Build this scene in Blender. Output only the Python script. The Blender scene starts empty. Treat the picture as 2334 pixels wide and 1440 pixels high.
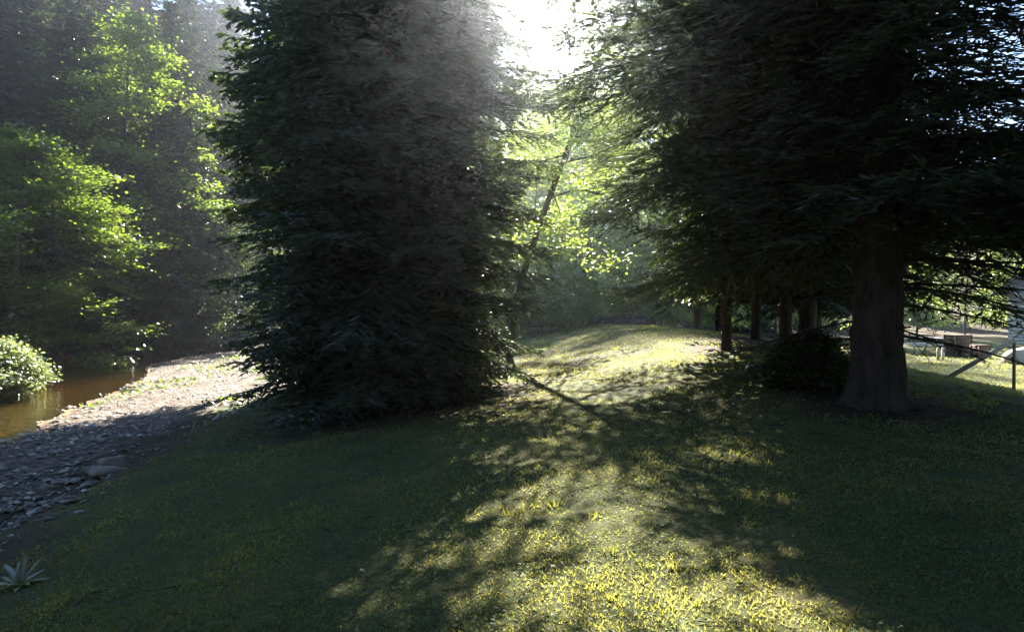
import bpy, math, random
import numpy as np
from mathutils import Vector

R = math.radians
rng = np.random.default_rng(7)
random.seed(7)
sc = bpy.context.scene
COL = sc.collection

# ------------------------------------------------------------------ camera, sky, sun, exposure
CAMZ = 1.7
FPX = 1500.0
PITCH = R(-0.76)
cam_d = bpy.data.cameras.new('camera')
cam_d.sensor_width = 36
cam_d.lens = 36 * FPX / 2334
cam_d.clip_start = 0.05
cam_d.clip_end = 2000
cam = bpy.data.objects.new('camera', cam_d)
COL.objects.link(cam)
cam.location = (0, 0, CAMZ)
cam.rotation_euler = (R(90) + PITCH, 0, 0)
sc.camera = cam

SUN_EL, SUN_AZ = R(30.0), R(2.9)           # azimuth measured from +Y towards +X
wd = bpy.data.worlds.new('World'); sc.world = wd; wd.use_nodes = True
nt = wd.node_tree; nt.nodes.clear()
wo = nt.nodes.new('ShaderNodeOutputWorld'); bg = nt.nodes.new('ShaderNodeBackground')
sky = nt.nodes.new('ShaderNodeTexSky'); sky.sky_type = 'NISHITA'; sky.sun_disc = False
sky.sun_elevation = SUN_EL; sky.sun_rotation = SUN_AZ
sky.air_density = 1.0; sky.dust_density = 0.2; sky.ozone_density = 3.5
bg.inputs['Strength'].default_value = 0.05
nt.links.new(sky.outputs[0], bg.inputs[0]); nt.links.new(bg.outputs[0], wo.inputs[0])
sd = bpy.data.lights.new('sun', 'SUN'); sd.energy = 5.0; sd.angle = R(0.5); sd.color = (1.0, 0.92, 0.78)
so = bpy.data.objects.new('sun', sd); COL.objects.link(so)
sdir = Vector((math.sin(SUN_AZ) * math.cos(SUN_EL), math.cos(SUN_AZ) * math.cos(SUN_EL), math.sin(SUN_EL)))
so.rotation_euler = sdir.to_track_quat('Z', 'Y').to_euler()
so.location = (0, 20, 30)
sc.view_settings.view_transform = 'Standard'; sc.view_settings.look = 'None'
sc.view_settings.gamma = 1.0; sc.view_settings.use_curve_mapping = False
sc.view_settings.exposure = 3.05
cy = sc.cycles
sc.render.engine = 'CYCLES'
cy.max_bounces = 6; cy.diffuse_bounces = 3; cy.glossy_bounces = 2; cy.transmission_bounces = 3
cy.transparent_max_bounces = 6; cy.volume_bounces = 1
cy.caustics_reflective = False; cy.caustics_refractive = False
cy.sample_clamp_indirect = 4.0

# ------------------------------------------------------------------ maths helpers
def ray(px, py):
    u = (px - 1167) / FPX; v = (720 - py) / FPX
    f = np.array([0, math.cos(PITCH), math.sin(PITCH)]); up = np.array([0, -math.sin(PITCH), math.cos(PITCH)])
    return f + np.array([u, 0, 0]) + v * up
def W(px, py, d):
    r = ray(px, py); return np.array([0, 0, CAMZ]) + r * (d / r[1])

_tab = np.random.default_rng(99).random((256, 256))
def vnoise(x, y):
    x = np.asarray(x, float); y = np.asarray(y, float)
    xi = np.floor(x).astype(int); yi = np.floor(y).astype(int)
    fx = x - xi; fy = y - yi
    fx = fx * fx * (3 - 2 * fx); fy = fy * fy * (3 - 2 * fy)
    a = _tab[xi % 256, yi % 256]; b = _tab[(xi + 1) % 256, yi % 256]
    c = _tab[xi % 256, (yi + 1) % 256]; d = _tab[(xi + 1) % 256, (yi + 1) % 256]
    return (a * (1 - fx) + b * fx) * (1 - fy) + (c * (1 - fx) + d * fx) * fy - 0.5
def sst(a, b, x):
    t = np.clip((x - a) / (b - a), 0, 1); return t * t * (3 - 2 * t)

def xe(y): return np.interp(y, [-5, 0, 3, 4.9, 5.9, 7.7, 11, 18, 24, 30, 40, 60], [-2.8, -3.0, -3.3, -3.8, -4.15, -4.65, -5.1, -5.8, -6.5, -7, -8, -9]) \
        + 0.35 * vnoise(y * 0.9, 3.3)
def xs(y): return np.interp(y, [-5, 9, 13, 16, 22, 28, 32, 45, 60], [-8.2, -8.8, -10.2, -11.6, -12.9, -15.4, -17.6, -18.7, -19]) + 0.6 * vnoise(y * 0.6, 8.1)
def xf(y): return np.interp(y, [-5, 10, 16, 22, 32, 42, 60], [-13, -14, -15.2, -17.4, -23, -24.8, -26])
WATER_Z = -1.1
def height(x, y):
    x = np.asarray(x, float); y = np.asarray(y, float)
    e, s, f = xe(y), xs(y), xf(y)
    cx = np.interp(y, [0, 10, 20, 40], [4.2, 4.6, 5.0, 5.6])
    amp = np.interp(y, [-5, 2, 5, 8.5, 14, 20, 35, 50, 80], [0.1, 0.12, 0.3, 0.45, 0.72, 0.98, 0.75, 0.45, 0.2])
    wl = np.where(x < cx, 3.4, 5.0)
    mound = amp * np.exp(-((x - cx) / wl) ** 2)
    base = -0.62 * sst(7, 15, x)
    base = base - 0.50 * sst(0.3, 5.0, -x) * sst(60, 30, y)
    lawn = base + mound + 0.10 * vnoise(x * 0.45, y * 0.45) + 0.03 * vnoise(x * 2.1, y * 2.1)
    d1 = e - x
    bank = -0.40 * sst(0, 1.5, d1)
    tt = np.clip((d1 - 1.0) / np.maximum(e - s - 1.0, 0.5), 0, 1)
    grav = bank - 0.20 * tt + (0.06 * vnoise(x * 1.3, y * 1.3) + .09 * vnoise(x * 3.1, y * 3.1) + .05 * vnoise(x * 7, y * 7)) * sst(0, 1, d1)
    bed = WATER_Z - 0.30 * sst(0, 1.2, s - x) + 0.05 * vnoise(x * 1.7, y * 1.7)
    lw = np.where(x < -2, -0.5 + (lawn + 0.5) * (1 - sst(0, 1.5, d1)), lawn)
    z = np.where(d1 <= 0, lawn, lw + grav)
    z = np.where(x < s, bed, z)
    over = f - x
    hill = WATER_Z - 0.22 + 1.6 * sst(0, 2.2, over) + 0.30 * np.clip(over - 2, 0, 60) + 0.8 * vnoise(x * 0.2, y * 0.2) * sst(0, 4, over)
    z = np.where(over > 0, np.maximum(hill, bed), z)
    back = np.clip(y - 58, 0, 200) * 0.16
    return z + back * sst(58, 80, y)
def H1(x, y): return float(height(x, y))
def hit(px, py):
    r = ray(px, py); r = r / r[1]
    for d in np.concatenate([np.arange(1.5, 12, .05), np.arange(12, 90, .25)]):
        p = np.array([0, 0, CAMZ]) + r * d
        if p[2] < H1(p[0], p[1]): return p
    return np.array([0, 0, CAMZ]) + r * 60

# ------------------------------------------------------------------ mesh helpers
class MB:
    def __init__(s): s.v = []; s.f = []; s.n = 0; s.a = []
    def add(s, v, f, a=None):
        v = np.asarray(v, float).reshape(-1, 3); f = np.asarray(f, int).reshape(-1, 3)
        s.v.append(v); s.f.append(f + s.n); s.n += len(v)
        s.a.append(np.full(len(v), 0.5) if a is None else np.asarray(a, float))
    def inst(s, tv, tf, M, L, a=None):
        k, n = len(L), len(tv)
        if k == 0: return
        V = np.einsum('kij,nj->kni', M, tv) + L[:, None, :]
        F = tf[None] + (np.arange(k) * n)[:, None, None]
        aa = rng.random(k) if a is None else a
        s.add(V.reshape(-1, 3), F.reshape(-1, 3), np.repeat(aa, n))
    def tube(s, P, rad, sides=6, cap=True, flat=0):
        P = np.asarray(P, float); rad = np.broadcast_to(np.asarray(rad, float), (len(P),))
        T = np.gradient(P, axis=0); T /= np.linalg.norm(T, axis=1)[:, None] + 1e-9
        ref = np.array([0, 0, 1.0]) if abs(T[0, 2]) < 0.8 else np.array([1.0, 0, 0])
        A = np.cross(T, ref); A /= np.linalg.norm(A, axis=1)[:, None] + 1e-9
        B = np.cross(T, A)
        th = np.arange(sides) / sides * 2 * np.pi
        ring = (np.cos(th)[None, :, None] * A[:, None] + np.sin(th)[None, :, None] * B[:, None]) * rad[:, None, None] + P[:, None]
        V = ring.reshape(-1, 3); f = []
        i = np.arange(sides); j = (i + 1) % sides
        for k in range(len(P) - 1):
            a0 = k * sides + i; a1 = k * sides + j; b0 = a0 + sides; b1 = a1 + sides
            f.append(np.stack([a0, a1, b1], 1)); f.append(np.stack([a0, b1, b0], 1))
        n = len(V)
        if cap:
            V = np.vstack([V, P[0], P[-1]])
            f.append(np.stack([j, i, np.full(sides, n)], 1))
            o = (len(P) - 1) * sides
            f.append(np.stack([o + i, o + j, np.full(sides, n + 1)], 1))
        s.add(V, np.vstack(f))
    def box(s, c, sz, rz=0, tilt=None):
        x, y, z = np.array(sz) / 2
        V = np.array([[a * x, b * y, d * z] for a in (-1, 1) for b in (-1, 1) for d in (-1, 1)])
        ca, sa = math.cos(rz), math.sin(rz)
        Rm = np.array([[ca, -sa, 0], [sa, ca, 0], [0, 0, 1]])
        if tilt is not None: Rm = Rm @ tilt
        F = [[0, 1, 3], [0, 3, 2], [4, 6, 7], [4, 7, 5], [0, 4, 5], [0, 5, 1], [2, 3, 7], [2, 7, 6], [0, 2, 6], [0, 6, 4], [1, 5, 7], [1, 7, 3]]
        s.add(V @ Rm.T + np.array(c), F)
    def mesh(s, name, mat, smooth=False):
        V = np.vstack(s.v).astype(np.float32); F = np.vstack(s.f).astype(np.int32)
        me = bpy.data.meshes.new(name)
        me.vertices.add(len(V)); me.vertices.foreach_set('co', V.ravel())
        me.loops.add(len(F) * 3); me.loops.foreach_set('vertex_index', F.ravel())
        me.polygons.add(len(F)); me.polygons.foreach_set('loop_start', np.arange(len(F), dtype=np.int32) * 3)
        if smooth: me.polygons.foreach_set('use_smooth', np.ones(len(F), bool))
        at = me.attributes.new('var', 'FLOAT', 'POINT'); at.data.foreach_set('value', np.concatenate(s.a).astype(np.float32))
        me.update(calc_edges=True)
        me.materials.append(mat)
        return me
    def obj(s, name, mat, parent=None, smooth=False):
        o = bpy.data.objects.new(name, s.mesh(name, mat, smooth)); COL.objects.link(o)
        if parent is not None: o.parent = parent
        return o

def tag(o, label=None, cat=None, group=None, kind=None):
    if label: o['label'] = label
    if cat: o['category'] = cat
    if group: o['group'] = group
    if kind: o['kind'] = kind
    return o
def thing(name, label, cat, loc=(0, 0, 0), rz=0, group=None):
    o = bpy.data.objects.new(name, None); COL.objects.link(o)
    o.location = [float(a) for a in loc]; o.rotation_euler = (0, 0, rz); o.empty_display_size = .2
    return tag(o, label, cat, group)
def copy_tree(o, parent=None):
    c = o.copy(); COL.objects.link(c); c.parent = parent
    for ch in list(o.children): copy_tree(ch, c)
    return c

# ------------------------------------------------------------------ materials
def newmat(name):
    m = bpy.data.materials.new(name); m.use_nodes = True; n = m.node_tree.nodes; n.clear()
    return m, n, m.node_tree.links
def ramp(n, stops):
    r = n.new('ShaderNodeValToRGB'); e = r.color_ramp.elements
    while len(e) < len(stops): e.new(0.5)
    for i, (p, c) in enumerate(stops): e[i].position = p; e[i].color = (*c, 1)
    return r
def leaf_mat(name, dark, light, trans, tcol=1.6, gloss=0.06, rough=0.45, scale=1.3, tint=(1.15, 1.1, 0.5)):
    m, n, l = newmat(name)
    o = n.new('ShaderNodeOutputMaterial')
    at = n.new('ShaderNodeAttribute'); at.attribute_name = 'var'
    nz = n.new('ShaderNodeTexNoise'); nz.inputs['Scale'].default_value = scale; nz.inputs['Detail'].default_value = 2
    tc = n.new('ShaderNodeTexCoord'); l.new(tc.outputs['Object'], nz.inputs['Vector'])
    ad = n.new('ShaderNodeMath'); ad.operation = 'MULTIPLY_ADD'; ad.inputs[1].default_value = 0.5
    l.new(at.outputs['Fac'], ad.inputs[0])
    sb = n.new('ShaderNodeMath'); sb.operation = 'MULTIPLY_ADD'; sb.inputs[1].default_value = 1.2; sb.inputs[2].default_value = -0.35
    l.new(nz.outputs['Fac'], sb.inputs[0]); l.new(sb.outputs[0], ad.inputs[2])
    r = ramp(n, [(0.0, dark), (1.0, light)]); l.new(ad.outputs[0], r.inputs[0])
    d = n.new('ShaderNodeBsdfDiffuse'); l.new(r.outputs[0], d.inputs[0])
    t = n.new('ShaderNodeBsdfTranslucent')
    mu = n.new('ShaderNodeMix'); mu.data_type = 'RGBA'; mu.blend_type = 'MULTIPLY'; mu.inputs[0].default_value = 1
    mu.inputs[7].default_value = (tcol * tint[0], tcol * tint[1], tcol * tint[2], 1)
    l.new(r.outputs[0], mu.inputs[6]); l.new(mu.outputs[2], t.inputs[0])
    mx = n.new('ShaderNodeMixShader'); mx.inputs[0].default_value = trans
    l.new(d.outputs[0], mx.inputs[1]); l.new(t.outputs[0], mx.inputs[2])
    g = n.new('ShaderNodeBsdfGlossy'); g.inputs['Roughness'].default_value = rough; g.inputs[0].default_value = (1, 1, 1, 1)
    m2 = n.new('ShaderNodeMixShader'); m2.inputs[0].default_value = gloss
    l.new(mx.outputs[0], m2.inputs[1]); l.new(g.outputs[0], m2.inputs[2]); l.new(m2.outputs[0], o.inputs[0])
    return m
def solid(name, c1, c2, scale=6, rough=0.85, bump=0.4, stretch=(1, 1, 1), dist=0.02, spec=0.3, detail=6):
    m, n, l = newmat(name)
    o = n.new('ShaderNodeOutputMaterial'); p = n.new('ShaderNodeBsdfPrincipled')
    tc = n.new('ShaderNodeTexCoord'); mp = n.new('ShaderNodeMapping'); mp.inputs['Scale'].default_value = stretch
    nz = n.new('ShaderNodeTexNoise'); nz.inputs['Scale'].default_value = scale; nz.inputs['Detail'].default_value = detail; nz.inputs['Roughness'].default_value = 0.65
    l.new(tc.outputs['Object'], mp.inputs[0]); l.new(mp.outputs[0], nz.inputs['Vector'])
    r = ramp(n, [(0.3, c1), (0.7, c2)]); l.new(nz.outputs['Fac'], r.inputs[0]); l.new(r.outputs[0], p.inputs['Base Color'])
    p.inputs['Roughness'].default_value = rough; p.inputs['Specular IOR Level'].default_value = spec
    if bump:
        b = n.new('ShaderNodeBump'); b.inputs['Strength'].default_value = bump; b.inputs['Distance'].default_value = dist
        l.new(nz.outputs['Fac'], b.inputs['Height']); l.new(b.outputs[0], p.inputs['Normal'])
    l.new(p.outputs[0], o.inputs[0])
    return m

M_spruce = leaf_mat('spruce_needles', (0.018, 0.032, 0.020), (0.055, 0.085, 0.042), 0.34, 2.0, 0.08, 0.42)
M_spruce2 = leaf_mat('dark_needles', (0.016, 0.028, 0.018), (0.06, 0.085, 0.04), 0.25, 1.6, 0.10, 0.4)
M_beech = leaf_mat('fresh_leaves', (0.03, 0.055, 0.010), (0.14, 0.20, 0.03), 0.45, 2.6, 0.11, 0.35)
M_wood_leaf = leaf_mat('woodland_leaves', (0.055, 0.09, 0.024), (0.18, 0.24, 0.06), 0.55, 3.0, 0.12, 0.4)
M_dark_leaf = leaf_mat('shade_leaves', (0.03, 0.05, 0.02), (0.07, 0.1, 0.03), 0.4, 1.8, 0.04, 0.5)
M_pale_leaf = leaf_mat('pale_leaves', (0.12, 0.17, 0.08), (0.3, 0.36, 0.22), 0.35, 1.5, 0.12, 0.4)
M_grass = leaf_mat('grass_blades', (0.050, 0.078, 0.052), (0.16, 0.185, 0.10), 0.58, 2.9, 0.04, 0.5, 0.8, (1.5, 1.2, 0.42))
M_clover = leaf_mat('clover_leaves', (0.05, 0.09, 0.025), (0.12, 0.18, 0.06), 0.3, 1.8, 0.015, 0.5, 2)
M_flower = solid('clover_flower', (0.5, 0.5, 0.42), (0.8, 0.78, 0.7), 40, 0.8, 0)
M_bark = solid('spruce_bark', (0.035, 0.026, 0.022), (0.13, 0.10, 0.085), 9, 0.95, 1.0, (1, 1, 0.35), 0.05)
M_bark_d = solid('grey_bark', (0.05, 0.045, 0.04), (0.17, 0.155, 0.135), 7, 0.9, 0.8, (1, 1, 0.3), 0.03)
M_twig = solid('twig_wood', (0.04, 0.03, 0.024), (0.09, 0.07, 0.055), 12, 0.95, 0)
M_stone = solid('river_stone', (0.14, 0.13, 0.125), (0.42, 0.40, 0.38), 5, 0.7, 0.3, dist=0.01)
def stone_mat(name, stops, rnd_obj, rough):
    m, n, l = newmat(name); o = n.new('ShaderNodeOutputMaterial'); p = n.new('ShaderNodeBsdfPrincipled')
    if rnd_obj: src = n.new('ShaderNodeObjectInfo').outputs['Random']
    else: q_ = n.new('ShaderNodeAttribute'); q_.attribute_name = 'var'; src = q_.outputs['Fac']
    r = ramp(n, stops); l.new(src, r.inputs[0])
    tc = n.new('ShaderNodeTexCoord'); nz = n.new('ShaderNodeTexNoise'); nz.inputs['Scale'].default_value = 9; nz.inputs['Detail'].default_value = 5
    l.new(tc.outputs['Object'], nz.inputs['Vector']); r2 = ramp(n, [(.3, (.6, .58, .55)), (.7, (1.25, 1.25, 1.25))]); l.new(nz.outputs['Fac'], r2.inputs[0])
    mu = n.new('ShaderNodeMix'); mu.data_type = 'RGBA'; mu.blend_type = 'MULTIPLY'; mu.inputs[0].default_value = 1
    l.new(r.outputs[0], mu.inputs[6]); l.new(r2.outputs[0], mu.inputs[7]); l.new(mu.outputs[2], p.inputs['Base Color'])
    p.inputs['Roughness'].default_value = rough
    l.new(p.outputs[0], o.inputs[0]); return m
M_pebble = stone_mat('pebbles', [(0, (.07, .05, .038)), (.35, (.16, .12, .09)), (.7, (.28, .25, .22)), (1, (.5, .47, .43))], False, .75)
M_stone_b = solid('brown_stone', (0.10, 0.07, 0.045), (0.26, 0.2, 0.14), 5, 0.6, 0.3, dist=0.01)
M_tyre = solid('black_rubber', (0.012, 0.012, 0.014), (0.03, 0.03, 0.034), 20, 0.35, 0.1, spec=0.5)
M_white = solid('white_paint', (0.72, 0.71, 0.68), (0.82, 0.81, 0.78), 3, 0.5, 0.05)
M_cream = solid('cream_boards', (0.55, 0.42, 0.27), (0.68, 0.54, 0.36), 3, 0.6, 0.1)
M_brown = solid('brown_wicker', (0.09, 0.055, 0.04), (0.2, 0.13, 0.09), 60, 0.7, 0.6)
M_pole = solid('weathered_pole', (0.34, 0.29, 0.22), (0.52, 0.46, 0.36), 6, 0.8, 0.3, (1, 1, 0.2))
M_tarp = solid('beige_cover', (0.42, 0.38, 0.3), (0.55, 0.5, 0.42), 3, 0.7, 0.3)
M_roof = solid('dark_shingle', (0.05, 0.05, 0.055), (0.11, 0.11, 0.12), 12, 0.9, 0.5)
M_glass = solid('window_glass', (0.02, 0.025, 0.03), (0.04, 0.05, 0.06), 1, 0.08, 0, spec=0.6)

# ------------------------------------------------------------------ ground: one sheet
def ground_mat():
    m, n, l = newmat('lawn_and_creek_ground')
    o = n.new('ShaderNodeOutputMaterial'); p = n.new('ShaderNodeBsdfPrincipled')
    p.inputs['Roughness'].default_value = 0.95; p.inputs['Specular IOR Level'].default_value = 0.15
    tc = n.new('ShaderNodeTexCoord')
    def noise(s, d=5, ro=0.6):
        q = n.new('ShaderNodeTexNoise'); q.inputs['Scale'].default_value = s; q.inputs['Detail'].default_value = d; q.inputs['Roughness'].default_value = ro
        l.new(tc.outputs['Object'], q.inputs['Vector']); return q
    a = noise(0.9, 6, 0.7); b = noise(28, 4, 0.8)
    rg = ramp(n, [(0.3, (0.045, 0.060, 0.026)), (0.52, (0.08, 0.092, 0.034)), (0.75, (0.145, 0.12, 0.06))]); l.new(a.outputs['Fac'], rg.inputs[0])
    rf = ramp(n, [(0.3, (0.55, 0.55, 0.55)), (0.7, (1.35, 1.35, 1.25))]); l.new(b.outputs['Fac'], rf.inputs[0])
    mg = n.new('ShaderNodeMix'); mg.data_type = 'RGBA'; mg.blend_type = 'MULTIPLY'; mg.inputs[0].default_value = 1
    l.new(rg.outputs[0], mg.inputs[6]); l.new(rf.outputs[0], mg.inputs[7])
    # gravel
    v = n.new('ShaderNodeTexVoronoi'); v.inputs['Scale'].default_value = 9; l.new(tc.outputs['Object'], v.inputs['Vector'])
    c = noise(3, 5)
    rs = ramp(n, [(0.3, (0.07, 0.058, 0.048)), (0.7, (0.25, 0.21, 0.18))]); l.new(c.outputs['Fac'], rs.inputs[0])
    rd = ramp(n, [(0.0, (1.15, 1.1, 1.05)), (0.75, (0.45, 0.42, 0.4))]); l.new(v.outputs['Distance'], rd.inputs[0])
    ms = n.new('ShaderNodeMix'); ms.data_type = 'RGBA'; ms.blend_type = 'MULTIPLY'; ms.inputs[0].default_value = 1
    l.new(rs.outputs[0], ms.inputs[6]); l.new(rd.outputs[0], ms.inputs[7])
    # wet bed: orange brown silt
    rb = ramp(n, [(0.3, (0.36, 0.17, 0.04)), (0.7, (0.60, 0.33, 0.10))]); l.new(c.outputs['Fac'], rb.inputs[0])
    # soil of the bank and the wood floor
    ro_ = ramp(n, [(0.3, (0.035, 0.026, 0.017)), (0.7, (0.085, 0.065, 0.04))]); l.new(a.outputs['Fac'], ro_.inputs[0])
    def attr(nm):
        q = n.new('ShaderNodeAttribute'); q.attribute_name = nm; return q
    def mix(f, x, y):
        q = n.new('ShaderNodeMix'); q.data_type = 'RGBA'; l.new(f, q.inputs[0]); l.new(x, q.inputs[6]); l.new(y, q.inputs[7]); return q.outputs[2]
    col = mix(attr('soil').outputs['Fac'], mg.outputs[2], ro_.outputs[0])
    col = mix(attr('gravel').outputs['Fac'], col, ms.outputs[2])
    col = mix(attr('bed').outputs['Fac'], col, rb.outputs[0])
    l.new(col, p.inputs['Base Color'])
    bp = n.new('ShaderNodeBump'); bp.inputs['Strength'].default_value = 0.7; bp.inputs['Distance'].default_value = 0.03
    l.new(b.outputs['Fac'], bp.inputs['Height']); l.new(bp.outputs[0], p.inputs['Normal'])
    l.new(p.outputs[0], o.inputs[0])
    return m
def axis(lo, hi, segs):
    out = [np.arange(a, b, s) for a, b, s in segs]; return np.unique(np.concatenate(out + [np.array([hi])]).round(4))
gx = axis(-400, 400, [(-400, -60, 20), (-60, -24, 1.5), (-24, -8, .35), (-8, 8, .12), (8, 24, .35), (24, 60, 1.5), (60, 400, 20)])
gy = axis(-60, 600, [(-60, -4, 4), (-4, 2, .5), (2, 16, .12), (16, 36, .3), (36, 70, 1), (70, 600, 15)])
GX, GY = np.meshgrid(gx, gy); GZ = height(GX, GY)
nx, ny = len(gx), len(gy)
idx = np.arange(nx * ny).reshape(ny, nx)
q = [idx[:-1, :-1].ravel(), idx[:-1, 1:].ravel(), idx[1:, 1:].ravel(), idx[1:, :-1].ravel()]
mb = MB(); mb.add(np.stack([GX.ravel(), GY.ravel(), GZ.ravel()], 1), np.vstack([np.stack([q[0], q[1], q[2]], 1), np.stack([q[0], q[2], q[3]], 1)]))
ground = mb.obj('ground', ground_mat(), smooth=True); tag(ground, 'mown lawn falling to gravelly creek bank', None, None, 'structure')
X, Y = GX.ravel(), GY.ravel()
e_, s_, f_ = xe(Y), xs(Y), xf(Y); d1 = e_ - X
nn = vnoise(X * 1.1, Y * 1.1) + 0.5 * vnoise(X * 3.3, Y * 3.3)
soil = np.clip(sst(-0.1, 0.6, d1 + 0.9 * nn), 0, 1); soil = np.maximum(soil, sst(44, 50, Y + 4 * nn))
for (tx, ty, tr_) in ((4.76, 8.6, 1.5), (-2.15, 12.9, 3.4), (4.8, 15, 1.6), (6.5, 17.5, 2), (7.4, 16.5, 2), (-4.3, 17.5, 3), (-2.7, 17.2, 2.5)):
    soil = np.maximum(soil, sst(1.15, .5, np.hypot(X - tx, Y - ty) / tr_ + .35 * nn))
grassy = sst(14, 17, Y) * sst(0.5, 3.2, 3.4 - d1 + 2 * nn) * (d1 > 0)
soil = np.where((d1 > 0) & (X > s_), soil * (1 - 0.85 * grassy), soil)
grav = sst(1.6, 2.5, d1 + 1.0 * nn) * (X > f_ - 1) * (1 - grassy)
bed = sst(-0.1, 0.35, s_ - X) * (X > f_ - .4)
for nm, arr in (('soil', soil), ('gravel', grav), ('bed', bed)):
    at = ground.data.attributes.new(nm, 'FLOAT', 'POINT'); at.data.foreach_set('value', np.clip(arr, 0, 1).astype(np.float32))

# water
def water_mat():
    m, n, l = newmat('creek_water')
    o = n.new('ShaderNodeOutputMaterial'); t = n.new('ShaderNodeBsdfTransparent'); t.inputs[0].default_value = (1.0, 0.86, 0.62, 1)
    g = n.new('ShaderNodeBsdfGlossy'); g.inputs['Roughness'].default_value = 0.03
    tc = n.new('ShaderNodeTexCoord'); mp = n.new('ShaderNodeMapping'); mp.inputs['Scale'].default_value = (1.2, 3.0, 1); mp.inputs['Rotation'].default_value = (0, 0, R(35))
    nz = n.new('ShaderNodeTexNoise'); nz.inputs['Scale'].default_value = 2.2; nz.inputs['Detail'].default_value = 4
    l.new(tc.outputs['Object'], mp.inputs[0]); l.new(mp.outputs[0], nz.inputs['Vector'])
    b = n.new('ShaderNodeBump'); b.inputs['Strength'].default_value = 0.5; b.inputs['Distance'].default_value = 0.05
    l.new(nz.outputs['Fac'], b.inputs['Height']); l.new(b.outputs[0], g.inputs['Normal'])
    fr = n.new('ShaderNodeFresnel'); fr.inputs[0].default_value = 1.24; l.new(b.outputs[0], fr.inputs['Normal'])
    mx = n.new('ShaderNodeMixShader'); l.new(fr.outputs[0], mx.inputs[0]); l.new(t.outputs[0], mx.inputs[1]); l.new(g.outputs[0], mx.inputs[2])
    l.new(mx.outputs[0], o.inputs[0]); return m
ys = np.arange(-6, 60, 0.5); mb = MB(); V = []
for y in ys: V += [[float(xs(y)) + 0.9, y, WATER_Z], [float(xf(y)) - 1.2, y, WATER_Z]]
i = np.arange(len(ys) - 1) * 2
mb.add(V, np.vstack([np.stack([i, i + 2, i + 3], 1), np.stack([i, i + 3, i + 1], 1)]))
tag(mb.obj('creek_water', water_mat()), 'shallow tea brown creek water', None, None, 'structure')

# ------------------------------------------------------------------ foliage templates
def norm(v): return v / (np.linalg.norm(v, axis=-1, keepdims=True) + 1e-9)
def basis(D, S1, S2, up=None):
    """matrices whose columns are dir*S1, side*S2, up*S2"""
    D = norm(D); k = len(D)
    if up is None: up = np.tile([0, 0, 1.0], (k, 1)) + rng.normal(0, .25, (k, 3))
    side = norm(np.cross(up, D)); u = np.cross(D, side)
    return np.stack([D * S1[:, None], side * S2[:, None], u * S2[:, None]], 2)
def twig_tmpl(n, planes=2):
    v, f = [], []
    for i in range(n):
        t = i / n; w = 1.0 - 0.45 * t
        for sgn in (-1, 1):
            for pl in range(planes):
                if planes == 2 and (i + pl) % 2: continue
                a = [t, 0, 0]; b = [t + 0.9 / n, 0, 0]; c = [t + 1.6 / n, sgn * w, 0.35 if pl == 0 else -0.3]
                if pl == 1: c = [c[0], sgn * 0.45 * w, 0.8]
                f.append([len(v), len(v) + 1, len(v) + 2]); v += [a, b, c]
    v += [[0, -.09, 0], [0, .09, 0], [1, 0, 0]]; f.append([len(v) - 3, len(v) - 2, len(v) - 1])
    return np.array(v, float), np.array(f)
TW0 = twig_tmpl(8, 1); TW1 = twig_tmpl(3, 2)
TW2 = (np.array([[0, 0, 0], [.45, 1, .2], [.55, -.9, .1], [1, 0, 0], [.4, .1, .9]], float), np.array([[0, 1, 3], [0, 3, 2], [0, 4, 3]]))
LEAF = (np.array([[0, 0, 0], [.45, .5, .08], [1, 0, -.05], [.5, -.5, .08]], float), np.array([[0, 1, 2], [0, 2, 3]]))

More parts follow.
